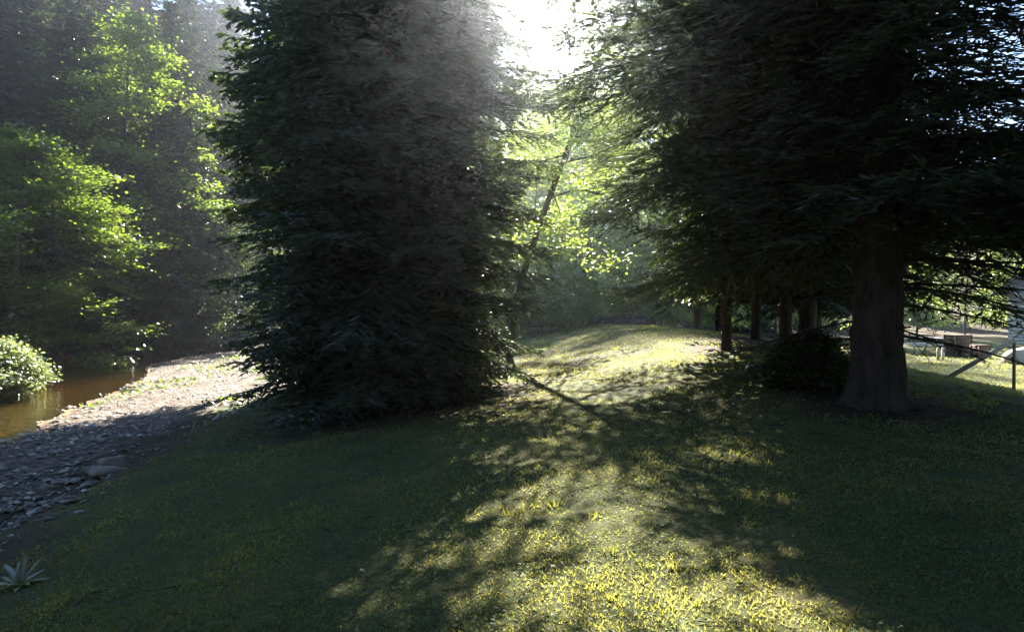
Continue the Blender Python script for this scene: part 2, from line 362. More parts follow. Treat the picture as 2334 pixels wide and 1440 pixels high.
def boughs_to_foliage(mb, wood, org, az, L, slope, droop, curl, spacing, tert, tmpl, wid, tlen, sidek=0.38, drop2=0.25, start=0.12, wr=0.012, needle_in=True):
    """each bough: curve from trunk; secondaries both sides; tertiary twigs clothe the secondaries"""
    O2, D2, L2 = [], [], []
    for o, a, l, sl, dr, cu in zip(org, az, L, slope, droop, curl):
        n = max(5, int(l / 0.35)); s = np.linspace(0, 1, n)
        out = np.array([math.cos(a), math.sin(a), 0]); per = np.array([-out[1], out[0], 0])
        bend = random.uniform(-.12, .12)
        P = o + out * (s * l)[:, None] + per * (bend * s * s * l)[:, None]
        P[:, 2] += l * (sl * s - dr * s * s + cu * s ** 4)
        if wood is not None: wood.tube(P, np.linspace(wr * (0.6 + l / 3), 0.004, n), 4, cap=False)
        k = max(4, int(l / spacing)); ss = np.linspace(start, 1, k) + rng.uniform(-.3, .3, k) / k; ss = np.clip(ss, 0.02, 1)
        Q = np.stack([np.interp(ss, s, P[:, j]) for j in range(3)], 1)
        T = norm(np.stack([np.gradient(P[:, j], s) for j in range(3)], 1)); Tq = norm(np.stack([np.interp(ss, s, T[:, j]) for j in range(3)], 1))
        for sg in (-1, 1):
            ang = R(52) * rng.uniform(.75, 1.2, k)
            d = Tq * np.cos(ang)[:, None] + sg * per * np.sin(ang)[:, None]; d[:, 2] -= drop2 * rng.uniform(.2, 1.6, k)
            ll = (sidek * l * np.clip(1.15 - ss, .12, 1) ** .8 * np.clip(ss * 3 + .3, 0, 1)) * rng.uniform(.6, 1.2, k) + .08
            O2.append(Q); D2.append(norm(d)); L2.append(ll)
        O2.append(Q[-1:]); D2.append(Tq[-1:]); L2.append(np.array([.2]))
    O2 = np.vstack(O2); D2 = np.vstack(D2); L2 = np.concatenate(L2)
    # tertiary
    cnt = np.maximum(1, (L2 / tert).astype(int)); rep = np.repeat(np.arange(len(L2)), cnt)
    t = rng.random(len(rep)); d = D2[rep] + 0
    side = norm(np.cross(d, [0, 0, 1.0])); sg = rng.choice([-1, 1], len(rep))[:, None]
    dd = norm(d * .8 + side * sg * rng.uniform(.2, .9, (len(rep), 1)) + np.array([0, 0, -1]) * rng.uniform(-.15, .45, (len(rep), 1)))
    P = O2[rep] + d * (t * L2[rep])[:, None]; P[:, 2] -= .12 * L2[rep] * t * t
    ln = tlen * rng.uniform(.6, 1.3, len(rep))
    mb.inst(tmpl[0], tmpl[1], basis(dd, ln, wid * rng.uniform(.8, 1.2, len(rep))), P)
    # clothe main axis of secondaries
    if needle_in:
        mb.inst(tmpl[0], tmpl[1], basis(D2, L2, np.full(len(L2), wid)), O2)

def conifer(name_mb, H, Rad, zlow, nb, tmpl, spacing, tert, wid, tlen, prof=0.8, droop=0.35, slope=0.05, trunk_r=0.25, seed=0, lean=(0, 0), sides=9, zmax=None, wood_b=True, low_cut=0.0, gap=0.0, azf=None):
    rs = np.random.default_rng(seed); random.seed(seed)
    crown, wood = MB(), MB()
    zz = np.linspace(0, H, 14)
    tr = trunk_r * (1 - zz / H) ** .8 + .015; tr[0] *= 1.2; tr = np.concatenate([[tr[0]], [trunk_r * 1.08], tr[1:]]); zz = np.concatenate([[-.25], [.35], zz[1:]])
    P = np.stack([lean[0] * zz / H + .06 * np.sin(zz * .9 + seed) * (zz > 0) * .6, lean[1] * zz / H, zz], 1)
    wood.tube(P, tr, sides)
    t = (np.arange(nb) + rs.random(nb)) / nb; z = zlow + (H - zlow) * t ** 1.15
    if zmax: z = z[z < zmax]
    k = len(z); u = (z - zlow) / (H - zlow)
    L = Rad * np.clip((1 - u) ** prof * (1 - low_cut * np.exp(-u * 9)), .06, 1) * rs.uniform(.72, 1.12, k)
    az = np.arange(k) * 2.399963 + rs.uniform(-.5, .5, k)
    if azf is not None: L = L * azf(az, z)
    org = np.stack([np.interp(z, zz, P[:, 0]), np.interp(z, zz, P[:, 1]), z], 1)
    keep = rs.random(k) > gap
    boughs_to_foliage(crown, wood if wood_b else None, org[keep], az[keep], L[keep], (slope + .25 * u)[keep] + rs.uniform(-.08, .08, keep.sum()), droop * rs.uniform(.7, 1.3, keep.sum()), np.full(keep.sum(), .16), spacing, tert, tmpl, wid, tlen)
    return crown, wood

def broadleaf(H, trunk_pts, trunk_r, nlimb, z0, spread, leaf, per, cl_r, seed=0, flat=.35, up=.4, sides=7, sub=4, leaf_tilt=.5, outk=1.0):
    rs = np.random.default_rng(seed); random.seed(seed)
    crown, wood = MB(), MB()
    P = np.asarray(trunk_pts, float); nP = len(P); s = np.linspace(0, 1, nP)
    wood.tube(P, trunk_r * (1 - s * .88), sides)
    C = []
    for i in range(nlimb):
        t = z0 + (1 - z0) * (i + rs.random()) / nlimb
        o = np.array([np.interp(t, s, P[:, j]) for j in range(3)])
        a = i * 2.4 + rs.uniform(-.5, .5); u = (t - z0) / (1 - z0)
        l = spread * (.55 + .75 * math.sin(math.pi * min(1, .25 + u * .75))) * rs.uniform(.65, 1.1) * outk
        if t > .93: l *= .5
        st = np.linspace(0, 1, 7); out = np.array([math.cos(a), math.sin(a), 0])
        Q = o + out * (st * l)[:, None]; Q[:, 2] += l * (up * st - .15 * st ** 2) + .05 * l * np.sin(st * 5 + a)
        r0 = max(.012, trunk_r * .32 * (1 - t * .6)); wood.tube(Q, np.linspace(r0, .008, 7), 5, cap=False)
        for j in range(sub):
            q_ = rs.uniform(.25, 1); b = np.array([np.interp(q_, st, Q[:, m]) for m in range(3)])
            d = norm(out * .7 + rs.normal(0, .6, 3) * np.array([1, 1, .45])); ll = l * .4 * rs.uniform(.5, 1.2)
            wood.tube(np.stack([b, b + d * ll * .5 + [0, 0, .03], b + d * ll]), [.014, .009, .005], 3, cap=False)
            for e in np.linspace(.35, 1, 3): C.append(b + d * ll * e)
        C.append(Q[-1]); C.append(Q[-2])
    C = np.array(C); n = len(C)
    cnt = rs.poisson(per, n); rep = np.repeat(np.arange(n), cnt)
    tiltc = rs.normal(0, .22, (n, 2))
    off = rs.normal(0, 1, (len(rep), 3)) * cl_r; off[:, 2] = off[:, 2] * flat + off[:, 0] * tiltc[rep, 0] + off[:, 1] * tiltc[rep, 1]
    L = C[rep] + off
    k = len(rep); a = rs.uniform(0, 2 * math.pi, k)
    D = np.stack([np.cos(a), np.sin(a), rs.normal(-.15, leaf_tilt, k)], 1)
    upv = np.tile([0, 0, 1.0], (k, 1)) + rs.normal(0, leaf_tilt, (k, 3))
    sz = leaf * rs.uniform(.65, 1.35, k)
    cv = rs.random(n)
    crown.inst(LEAF[0], LEAF[1], basis(D, sz, sz * .8, upv), L, np.clip(.5 * cv[rep] + .5 * rs.random(k), 0, 1))
    return crown, wood

def plant_tree(name, label, cat, loc, crown, wood, mc, mw, group=None, rz=0):
    t = thing(name, label, cat, loc, rz, group)
    wood.obj('trunk', mw, t, smooth=True); crown.obj('crown', mc, t)
    return t

# ------------------------------------------------------------------ the big spruce left of centre
p = (-2.3, 12.9); z = H1(*p)
c, w = conifer(None, 19, 3.7, 0.2, 560, TW1, .17, .11, .058, .24, prof=.45, droop=.40, slope=.02, trunk_r=.34, seed=3, low_cut=.25, azf=lambda a_, z_: 1 + (.05 * sst(3.8, 6, z_) - .14) * np.clip(np.cos(a_), 0, 1) - .13 * np.clip(-np.cos(a_), 0, 1))
plant_tree('spruce_tree', 'broad dark spruce with branches sweeping down to the lawn beside the creek bank', 'tree', (*p, z), c, w, M_spruce, M_bark)

# the near spruce on the right, bare trunk and drooping boughs
p = W(1998, 935, 8.6); RS = (p[0], p[1]); z = H1(*RS)
def near_az(az, z):
    c_, s_ = np.cos(az), np.sin(az)
    thin = np.where((c_ > .45) & (z > 3.6) & (z < 8.5) & (np.sin(az * 37) > -.35), .3, 1)
    return thin * (0.95 + .28 * s_ + .30 * np.clip(s_, 0, 1) * (c_ < .2) + .08 * c_ - .30 * np.clip(-c_, 0, 1) ** 2 * (z < 4.6)) * (1 - .22 * np.clip(-c_, 0, 1) * (z < 3.8))
c, w = conifer(None, 17.5, 4.9, 2.45, 400, TW1, .19, .11, .046, .24, prof=.42, droop=.24, slope=.0, trunk_r=.275, seed=11, sides=20, low_cut=.12, zmax=17, azf=near_az)
T = plant_tree('near_spruce_tree', 'large spruce with thick bare lower trunk standing on the grassy rise', 'tree', (*RS, z), c, w, M_spruce, M_bark)
# root flare and bare dead branches low on the stem
def dead_branch(o, az, l, sl, dr, seed, r=.022):
    rs = np.random.default_rng(seed); m = MB(); s = np.linspace(0, 1, 9)
    out = np.array([math.cos(az), math.sin(az), 0]); per = np.array([-out[1], out[0], 0])
    P = np.array(o) + out * (s * l)[:, None] + per * (.08 * l * np.sin(s * 3 + seed))[:, None]; P[:, 2] += l * (sl * s - dr * s * s)
    m.tube(P, np.linspace(r, .005, 9), 5, cap=False)
    for k in range(int(l * 9)):
        t = rs.uniform(.15, 1); b = np.array([np.interp(t, s, P[:, j]) for j in range(3)])
        d = norm(out * .8 + per * rs.choice([-1, 1]) * rs.uniform(.4, 1) + np.array([0, 0, -rs.uniform(.1, .9)])); ll = rs.uniform(.2, .65) * (1.25 - t)
        m.tube(np.stack([b, b + d * ll * .5 + [0, 0, -.02], b + d * ll + [0, 0, -.05 * ll]]), [.007, .005, .003], 3, cap=False)
        for q_ in range(3):
            bb = b + d * ll * rs.uniform(.3, 1); d2 = norm(d + rs.normal(0, .6, 3)); m.tube(np.stack([bb, bb + d2 * .12 * rs.uniform(.5, 1.5)]), [.004, .002], 3, cap=False)
    return m
for k, (zz_, az, l, sl, dr) in enumerate([(1.35, .15, 3.0, -.05, .12), (1.1, .5, 2.6, -.10, .15), (1.6, -.25, 3.2, .0, .12), (1.75, .75, 2.8, .02, .2), (.95, -.1, 2.2, -.12, .12), (1.5, 2.9, 2.0, -.05, .2), (1.15, 2.5, 1.8, -.15, .15), (1.9, -.6, 3, .02, .15), (1.3, 1.1, 2.5, -.05, .2)]):
    dead_branch((0, 0, zz_), az, l, sl, dr, 50 + k).obj('branch', M_twig, T)
bk = MB(); nr, ns = 110, 72; zb_ = np.linspace(-.15, 5.2, nr); th_ = np.arange(ns) / ns * 2 * np.pi
ZZ, TH = np.meshgrid(zb_, th_, indexing='ij')
rad = .292 * (1 - ZZ / 17.5) ** .8 * (1 + .38 * np.exp(-np.clip(ZZ, 0, 9) * 4.2) * (1 + .35 * np.cos(TH * 5 + 1)))
rg = np.abs(vnoise(TH * 7 + 3 * np.sin(ZZ * 1.3), ZZ * 2.2)) * 2; rg2 = np.abs(vnoise(TH * 16 + 9, ZZ * 7))
wrap = np.minimum(1, np.minimum(TH, 2 * np.pi - TH) * 4)
rad = rad + wrap * (.050 * (rg - .3) + .026 * rg2 * 2)
Vb = np.stack([rad * np.cos(TH), rad * np.sin(TH), ZZ], 2).reshape(-1, 3); I_ = np.arange(nr * ns).reshape(nr, ns)
a_, b_, c_, d_ = I_[:-1], np.roll(I_, -1, 1)[:-1], np.roll(I_, -1, 1)[1:], I_[1:]
bk.add(Vb, np.vstack([np.stack([a_.ravel(), b_.ravel(), c_.ravel()], 1), np.stack([a_.ravel(), c_.ravel(), d_.ravel()], 1)]))
bk.obj('bark', M_bark, T, smooth=False)
for k in range(12):
    a = k * 2.4 + .4; zz_ = .7 + .16 * k; m = MB(); o_ = np.array([math.cos(a), math.sin(a), 0]); l_ = random.uniform(.08, .3)
    m.tube(np.array([0, 0, zz_]) + o_ * np.array([[.2], [.3], [.3 + l_]]) + np.array([[0, 0, 0], [0, 0, .01], [0, 0, .03 - .1 * l_]]), [.03, .022, .01], 6); m.obj('branch_stub', M_twig, T)
for k, (zb, ab, lb) in enumerate([(1.55, .1, 3.0), (1.9, -.45, 3.1), (2.1, .5, 3.2), (2.3, -.9, 2.6), (1.75, .95, 2.8), (2.25, .0, 3.4), (2.2, 2.7, 2.0), (2.35, 3.6, 1.9)]):
    mc_, mw_ = MB(), MB()
    boughs_to_foliage(mc_, mw_, np.array([[0, 0, zb]]), np.array([ab]), np.array([lb]), np.array([.02]), np.array([.26]), np.array([.08]), .2, .2, TW1, .042, .24)
    wb = mw_.obj('branch', M_twig, T); mc_.obj('needles', M_spruce, wb)
for k in range(7):
    a = k * .9 + .3; m = MB(); s = np.linspace(0, 1, 5)
    P = np.stack([np.cos(a) * (.16 + .5 * s), np.sin(a) * (.16 + .5 * s), .2 - .32 * s ** .6], 1); m.tube(P, np.linspace(.16, .04, 5), 7); m.obj('root', M_bark, T, smooth=True)

c, w = conifer(None, 16, 3.0, 0.4, 300, TW2, .2, .12, .07, .28, prof=.5, droop=.38, trunk_r=.22, seed=5, low_cut=.2)
CS = plant_tree('companion_spruce', 'dark spruce close behind the big one at its creek side', 'tree', (-4.3, 17.5, H1(-4.3, 17.5) - .1), c, w, M_spruce, M_bark)
for (x_, y_, s_2, r_, lb) in ((-2.7, 17.2, .9, 2, 'dark spruce close behind the big one at its sunlit lawn side'), (-3.0, 21.5, 1.15, 4, 'tall dark spruce farthest back in the clump behind the big spruce'), ):
    o = copy_tree(CS); o.location = (x_, y_, H1(x_, y_) - .1); o.rotation_euler = (0, 0, r_); o.scale = (s_2,) * 3; o['label'] = lb
c, w = conifer(None, 16, 3.4, 2.3, 300, TW2, .2, .12, .07, .28, prof=.5, droop=.25, trunk_r=.2, seed=6, low_cut=.4)
CR = plant_tree('high_skirted_spruce', 'spruce with high skirts directly behind the thick trunk, above the dark shrub', 'tree', (7.4, 16.5, H1(7.4, 16.5) - .1), c, w, M_spruce, M_bark)
o = copy_tree(CR); o.location = (21, 20, H1(21, 20) - .1); o.rotation_euler = (0, 0, 2); o['label'] = 'spruce whose high boughs hang over the yard, right of the thick trunk'
c, w = conifer(None, 19, 3.6, 6.0, 230, TW2, .2, .12, .08, .3, prof=.5, droop=.3, trunk_r=.24, seed=9, low_cut=.3)
CL = plant_tree('tall_bank_spruce', 'tall spruce with bare lower stem on the bank behind the big spruce', 'tree', (-7.9, 25, H1(-7.9, 25) - .1), c, w, M_spruce, M_bark)
# leaning slim tree in the gap
pts = np.array([W(1160, 770, 20.5), W(1178, 680, 20.5), W(1204, 590, 20.5), W(1245, 470, 20.5), W(1290, 350, 20.7), W(1338, 190, 20.9), W(1395, 60, 21.1), W(1450, -80, 21.5), W(1500, -230, 21.7), W(1530, -330, 21.8)])
base = np.array([pts[0][0], pts[0][1], H1(pts[0][0], pts[0][1]) - .1]); pts = pts - base; pts[0] = 0
c, w = broadleaf(10, pts, .125, 34, .22, 2.0, .10, 22, .36, seed=21, flat=.45, up=.05, outk=1, sub=5)
c2, w2 = broadleaf(10, pts[4:6] + np.array([[0, 0, -.3], [0, 0, -.5]]), .02, 15, .05, 2.3, .10, 34, .36, seed=22, flat=.4, up=.0, sub=5)
for v_, f_2, a_2 in zip(c2.v, c2.f, c2.a): c.add(v_, f_2, a_2)
for v_, f_2, a_2 in zip(w2.v, w2.f, w2.a): w.v.append(v_); w.f.append(f_2 + (w.n if True else 0)); w.a.append(a_2)
w.n += w2.n
T = plant_tree('leaning_tree', 'slim grey tree leaning right across the bright gap between the two big spruces', 'tree', base, c, w, M_wood_leaf, M_bark_d)
for a, b, b2 in (((1300, 322), (1360, 322), (1425, 345)), ((1306, 298), (1370, 300), (1425, 330)), ((1288, 368), (1345, 358), (1408, 372)), ((1262, 415), (1240, 405), (1180, 430))):
    m = MB(); m.tube(np.array([W(*a, 20.6), W(*b, 20.4), W(*b2, 20.1)]) - base, [.05, .035, .018], 6); m.obj('branch', M_bark_d, T)

# conifer variants for the woods
def far_proto(seed, H, Rd, zl, nb, prof=.75, wid=.10, tl=.34, droop=.35, tr=.2, gap=.0):
    return conifer(None, H, Rd, zl, nb, TW2, .26, .17, wid, tl, prof=prof, droop=droop, trunk_r=tr, seed=seed, sides=7, gap=gap)
LABS = []
def forest(name, cat, proto, spots, group=None, labels=None):
    root = None
    for i, (x, y, s, rz) in enumerate(spots):
        if root is None: o = root = proto
        else: o = copy_tree(root)
        o.location = (x, y, H1(x, y) - .15); o.rotation_euler = (0, 0, rz); o.scale = (s, s, s * (0.95 + .1 * ((i * 7) % 5) / 4))
        o['label'] = labels[i % len(labels)] if labels else o['label']
        if group: o['group'] = group

def xw(px, d): return (px - 1167) / FPX * d
# dark conifers across the creek (left)
c, w = far_proto(31, 27, 4.8, 1.0, 330, prof=.6, wid=.14); A = plant_tree('forest_conifer', 'tall dark conifer in the wood across the creek', 'tree', (0, 0, 0), c, w, M_spruce2, M_bark)
c, w = far_proto(32, 24, 4.4, 2.0, 260, prof=.5, gap=.1, wid=.14); B = plant_tree('forest_conifer', 'tall dark conifer in the wood across the creek', 'tree', (0, 0, 0), c, w, M_spruce2, M_bark_d)
forest('forest_conifer', 'tree', A, [(xw(-40, 46), 46, 1.0, 0), (xw(230, 50), 50, 1.05, 1), (xw(430, 52), 52, 1.0, 2), (xw(560, 60), 60, .95, 3), (xw(60, 40), 40, .9, 4), (xw(-250, 45), 45, 1.0, 5), (xw(330, 62), 62, 1.2, .5), (xw(120, 64), 64, 1.3, 2.2), (xw(-60, 62), 62, 1.2, 1), (xw(230, 68), 68, 1.3, 3), (xw(420, 72), 72, 1.3, 4), (xw(530, 70), 70, 1.2, 5), (xw(-200, 58), 58, 1.2, 5), (xw(190, 38), 38, .85, 2.4), (xw(395, 41), 41, .8, 5.2), (xw(10, 33), 33, .75, 3.1), (xw(310, 74), 74, 1.4, 3), (xw(90, 76), 76, 1.4, 4), (xw(480, 57), 57, 1.0, .4)], 'dark conifers across the creek', ['tall dark conifer in the wood across the creek'])
forest('forest_conifer', 'tree', B, [(xw(140, 44), 44, 1.0, 0), (xw(340, 46), 46, .95, 1), (xw(500, 47), 47, .8, 2), (xw(440, 75), 75, 1.6, 2.7), (xw(520, 80), 80, 1.6, 3.7), (xw(20, 52), 52, 1.1, 3), (xw(-150, 36), 36, .8, 4), (xw(640, 64), 64, .85, 1.5), (xw(470, 66), 66, 1.05, 1.9)], 'dark conifers across the creek', ['tall dark conifer in the wood across the creek'])

forest('', '', copy_tree(A), [(-14, -9, .8, 0), (-6, -13, .9, 1), (2, -12, .8, 2), (9, -10, .85, 3), (16, -6, .8, 4), (-20, -2, .8, 5), (15, 2, .75, 1.4), (-1, -19, 1, 2), (11, -18, 1, 3), (-12, -19, 1, 3), (20, 9, .7, 2), (-25, 8, .7, 1)], 'conifers round the near end of the lawn', ['tall conifer standing round the near end of the lawn'])  # conifers out of view, added to keep open sky light off the lawn
for k, (x_, y_, r_) in enumerate([(7.5, -1.5, 0), (-7.5, -3, 1), (-.5, -6.5, 2), (9.5, 4.6, 3), (3.8, -4, 4), (-9.8, 3.2, 5), (-4, -10, .5), (13, -3, 1.5), (13.5, 8.5, 2.5)]):  # closer spruces out of view, added to deepen the shade on the lawn
    o = copy_tree(CL); o.location = (x_, y_, H1(x_, y_) - .1); o.rotation_euler = (0, 0, r_); o['label'] = 'bare stemmed spruce standing round the near end of the lawn'; o['group'] = 'bare stemmed spruces round the near end of the lawn'
# row of conifers right of the gap and behind the near spruce
c, w = far_proto(41, 14, 2.7, 2.1, 260, prof=.5, wid=.08, tl=.26, tr=.17)
Cn = plant_tree('row_conifer', 'conifer in the row on the rise', 'tree', (0, 0, 0), c, w, M_spruce, M_bark)
row = [(1592, 30, 1.0, 0), (1640, 26, .9, 1.1), (1655, 14.5, .88, 2.1), (1722, 17.5, .75, 3.3), (1790, 15.5, .8, 4), (1655, 24, .9, .7), (1860, 24, 1.0, 2.9)]
rl = ['farthest slim conifer at the left end of the row on the rise', 'second conifer from the left end of the row on the rise', 'slim conifer whose dark stem shows in front of the sunlit strip of lawn', 'conifer with straight dark stem right of the sunlit strip, near the black tyre', 'conifer standing just behind the dark low shrub', 'conifer in the middle of the row, between two thinner stems', 'conifer at the back of the row, close left of the thick trunk']
rp = [(xw(a, d), d, s, r) for a, d, s, r in row]
forest('row_conifer', 'tree', Cn, rp, 'row of conifers on the rise', rl)

for o in bpy.data.objects:
    if o.name.startswith('row_conifer') and abs(o.location.y - 14.5) < .1: o.scale = (.62, .62, .85)
# bright understorey woods in the gap
def bl_proto(seed, H, tr, nl, z0, sp, leaf, per, cr, mat, name, label, bend=.4, flat=.45, **k):
    rs = np.random.default_rng(seed); s = np.linspace(0, 1, 8)
    P = np.stack([bend * np.sin(s * 3 + seed), bend * .6 * np.cos(s * 2.4) - bend * .6, s * H], 1); P[0, 2] = -.2
    c, w = broadleaf(H, P, tr, nl, z0, sp, leaf, per, cr, seed=seed, flat=flat, **k)
    return plant_tree(name, label, 'tree', (0, 0, 0), c, w, mat, M_bark_d)
D1 = bl_proto(51, 9, .09, 26, .08, 2.4, .14, 34, .33, M_wood_leaf, 'woodland_tree', '')
D2 = bl_proto(52, 17, .13, 30, .22, 2.3, .13, 20, .36, M_wood_leaf, 'tall_woodland_tree', '')
D3 = bl_proto(53, 3.6, .05, 20, .08, 1.5, .14, 30, .26, M_beech, 'understorey_shrub', '')
D3['category'] = 'shrub'
forest('', '', D1, [(xw(1320, 46), 46, .95, 2.9), (xw(1420, 54), 54, 1.3, 1.9), (xw(1500, 44), 44, .8, 5.9), (xw(1215, 46), 46, .9, 0), (xw(1290, 52), 52, 1.0, 1), (xw(1380, 48), 48, .85, 2), (xw(1470, 50), 50, .9, 3), (xw(1540, 56), 56, 1.0, 4), (xw(1250, 60), 60, 1.15, 5), (xw(1430, 60), 60, 1.1, .5), (xw(1130, 52), 52, 1.0, 2.5), (xw(1010, 50), 50, 1, 3.5), (xw(880, 54), 54, 1, 1.5), (xw(1640, 52), 52, 1, .9)], 'leafy trees along the far edge of the lawn', ['sunlit leafy tree among the others along the far edge of the lawn'])
forest('', '', D2, [(xw(1250, 44), 44, 1.0, .7), (xw(1340, 66), 66, 1.2, .3), (xw(1410, 72), 72, 1.2, 1.3), (xw(1500, 54), 54, 1.0, 2.9), (xw(1180, 48), 48, 1.05, 4.9), (xw(1335, 50), 50, 1.0, 0), (xw(1425, 50), 50, .95, 1.3), (xw(1215, 56), 56, 1.05, 2.4), (xw(1480, 62), 62, 1.05, 3.1), (xw(1100, 62), 62, 1.1, 4.4), (xw(1560, 66), 66, 1.0, 5), (xw(950, 66), 66, 1, 5.6), (xw(800, 62), 62, 1, 5.6)], 'tall thin stemmed trees behind the gap', ['tall thin stemmed tree with sparse sunlit leaves behind the lawn'])
forest('', '', D3, [(xw(1235, 36), 36, 1.0, 0), (xw(1300, 39), 39, 1.1, 1), (xw(1345, 37), 37, .8, 2), (xw(1490, 43), 43, .9, 3), (xw(1180, 40), 40, 1, 4), (xw(1425, 45), 45, 1.1, 5), (xw(1120, 38), 38, .9, 4.4)], 'bright shrubs at the end of the lawn', ['bright leafy shrub at the end of the lawn, close right of the big spruce', 'bright leafy shrub at the end of the lawn under the leaning tree', 'smallest bright shrub, at the left foot of the brush heap', 'bright leafy shrub at the right foot of the brush heap', 'bright leafy shrub at the end of the lawn, edge hidden by the big spruce', 'bright leafy shrub standing directly behind the brush heap', 'bright leafy shrub mostly hidden behind the right edge of the big spruce'])

BG = copy_tree(D1); BG2 = copy_tree(D2)
forest('', '', BG, [(xw(1180, 90), 90, 2.8, 0), (xw(1250, 96), 96, 2.9, 1.3), (xw(1335, 92), 92, 2.6, 2.4), (xw(1410, 98), 98, 2.8, 3.2), (xw(1490, 92), 92, 2.6, 4.4), (xw(1120, 98), 98, 2.9, 5.2), (xw(1560, 98), 98, 2.8, 5.8)], 'tall leafy trees far beyond the gap', ['tall pale leafy tree in the distance closing the gap between the two big spruces'])
forest('', '', BG2, [(xw(1215, 104), 104, 2.5, 0), (xw(1300, 106), 106, 2.6, 1.3), (xw(1380, 102), 102, 2.4, 2.4), (xw(1450, 106), 106, 2.5, 3.9), (xw(1265, 108), 108, 2.5, 2), (xw(1340, 110), 110, 2.5, 3)], 'tall leafy trees far beyond the gap', ['tall pale leafy tree in the distance closing the gap between the two big spruces'])
# layered sunlit tree over the creek, left
s = np.linspace(0, 1, 8); P = np.stack([1.5 * s, -.8 * s, 10 * s], 1); P[0, 2] = -.2
c, w = broadleaf(8.6, P, .16, 42, .04, 3.9, .16, 62, .46, seed=61, flat=.08, up=.0, sub=6, leaf_tilt=.28)
bx, by = xw(20, 30), 30
plant_tree('layered_tree', 'sunlit yellow green tree with flat layered sprays overhanging the creek', 'tree', (bx, by, H1(bx, by) - .1), c, w, M_beech, M_bark_d)
s = np.linspace(0, 1, 8); P = np.stack([2.0 * s, -1.5 * s, 20 * s], 1); P[0, 2] = -.2
c, w = broadleaf(20, P, .22, 40, .3, 4.0, .2, 30, .5, seed=62, flat=.2, up=-.1, sub=6, leaf_tilt=.4)
bx, by = xw(260, 40), 40
plant_tree('maple_tree', 'tall tree with fresh green drooping leaves above the layered tree', 'tree', (bx, by, H1(bx, by) - .1), c, w, M_beech, M_bark_d)
P = np.stack([-1.0 * s, -1.0 * s, 15 * s], 1); P[0, 2] = -.2
c, w = broadleaf(15, P, .2, 40, .12, 3.6, .17, 26, .5, seed=63, flat=.22, up=-.1, sub=6, leaf_tilt=.5)
bx, by = xw(30, 36), 36
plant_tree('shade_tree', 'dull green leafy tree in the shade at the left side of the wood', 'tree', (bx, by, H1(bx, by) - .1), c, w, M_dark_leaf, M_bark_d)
# shrubs along the left of the big spruce
s = np.linspace(0, 1, 6); P = np.stack([.3 * s, -.2 * s, 6.5 * s], 1); P[0, 2] = -.2
c, w = broadleaf(6.5, P, .09, 30, .1, 2.3, .12, 22, .32, seed=64, flat=.22, up=.05, sub=5, leaf_tilt=.5)
bx, by = xw(585, 40), 40
bx -= 2.5; by += 3
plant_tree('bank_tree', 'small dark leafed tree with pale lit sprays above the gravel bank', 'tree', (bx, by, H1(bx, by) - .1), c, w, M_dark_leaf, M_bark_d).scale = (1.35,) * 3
# pale shrub at the water's edge
P = np.stack([.1 * s, 0 * s, 1.6 * s], 1); P[0, 2] = -.1
c, w = broadleaf(1.6, P, .03, 34, .02, 1.0, .10, 46, .24, seed=65, flat=.4, up=.1, sub=5, leaf_tilt=.5)
bx, by = xw(-22, 21.5), 21.5
plant_tree('waterside_shrub', 'pale grey green shrub leaning over the water at the creek edge', 'shrub', (bx, by, WATER_Z - .02), c, w, M_pale_leaf, M_twig)

# right background woods behind the house
forest('', '', copy_tree(D1), [(xw(2080, 48), 48, 1.0, 0), (xw(2200, 52), 52, 1.1, 1), (xw(1900, 50), 50, 1.1, 2), (xw(1780, 54), 54, 1.1, 3), (xw(2330, 50), 50, 1.0, 4), (xw(2010, 60), 60, 1.3, 5), (xw(2450, 56), 56, 1.3, 5)], 'trees behind the yard', ['leafy tree in the belt behind the sunlit yard'])
A2 = copy_tree(A)
forest('', '', A2, [(xw(1700, 62), 62, .75, 0), (xw(1850, 66), 66, .8, 1), (xw(2100, 70), 70, .65, 2), (xw(2300, 68), 68, .7, 3), (xw(2500, 60), 60, .75, 4), (xw(1600, 72), 72, .7, 3)], 'conifers behind the yard', ['conifer in the belt behind the sunlit yard'])

# dark shrub beside the trunk
P = np.stack([0 * s, 0 * s, .75 * s], 1)
c, w = broadleaf(.8, P, .03, 40, .02, .40, .05, 34, .11, seed=71, flat=.6, up=.2, sub=5, leaf_tilt=.5)
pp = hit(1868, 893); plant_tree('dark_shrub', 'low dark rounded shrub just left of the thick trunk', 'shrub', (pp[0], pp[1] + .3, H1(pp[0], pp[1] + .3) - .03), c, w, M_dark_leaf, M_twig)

# ------------------------------------------------------------------ stones
def ico():
    t = (1 + 5 ** .5) / 2
    v = np.array([[-1, t, 0], [1, t, 0], [-1, -t, 0], [1, -t, 0], [0, -1, t], [0, 1, t], [0, -1, -t], [0, 1, -t], [t, 0, -1], [t, 0, 1], [-t, 0, -1], [-t, 0, 1]]) / math.sqrt(1 + t * t)
    f = np.array([[0, 11, 5], [0, 5, 1], [0, 1, 7], [0, 7, 10], [0, 10, 11], [1, 5, 9], [5, 11, 4], [11, 10, 2], [10, 7, 6], [7, 1, 8], [3, 9, 4], [3, 4, 2], [3, 2, 6], [3, 6, 8], [3, 8, 9], [4, 9, 5], [2, 4, 11], [6, 2, 10], [8, 6, 7], [9, 8, 1]])
    return v, f
def subd(v, f):
    v = list(map(tuple, v)); cache = {}; out = []
    def mid(a, b):
        k = (min(a, b), max(a, b))
        if k not in cache:
            m = (np.array(v[a]) + np.array(v[b])) / 2; cache[k] = len(v); v.append(tuple(m / np.linalg.norm(m)))
        return cache[k]
    for a, b, c in f:
        x, y, z = mid(a, b), mid(b, c), mid(c, a); out += [[a, x, z], [b, y, x], [c, z, y], [x, y, z]]
    return np.array(v), np.array(out)
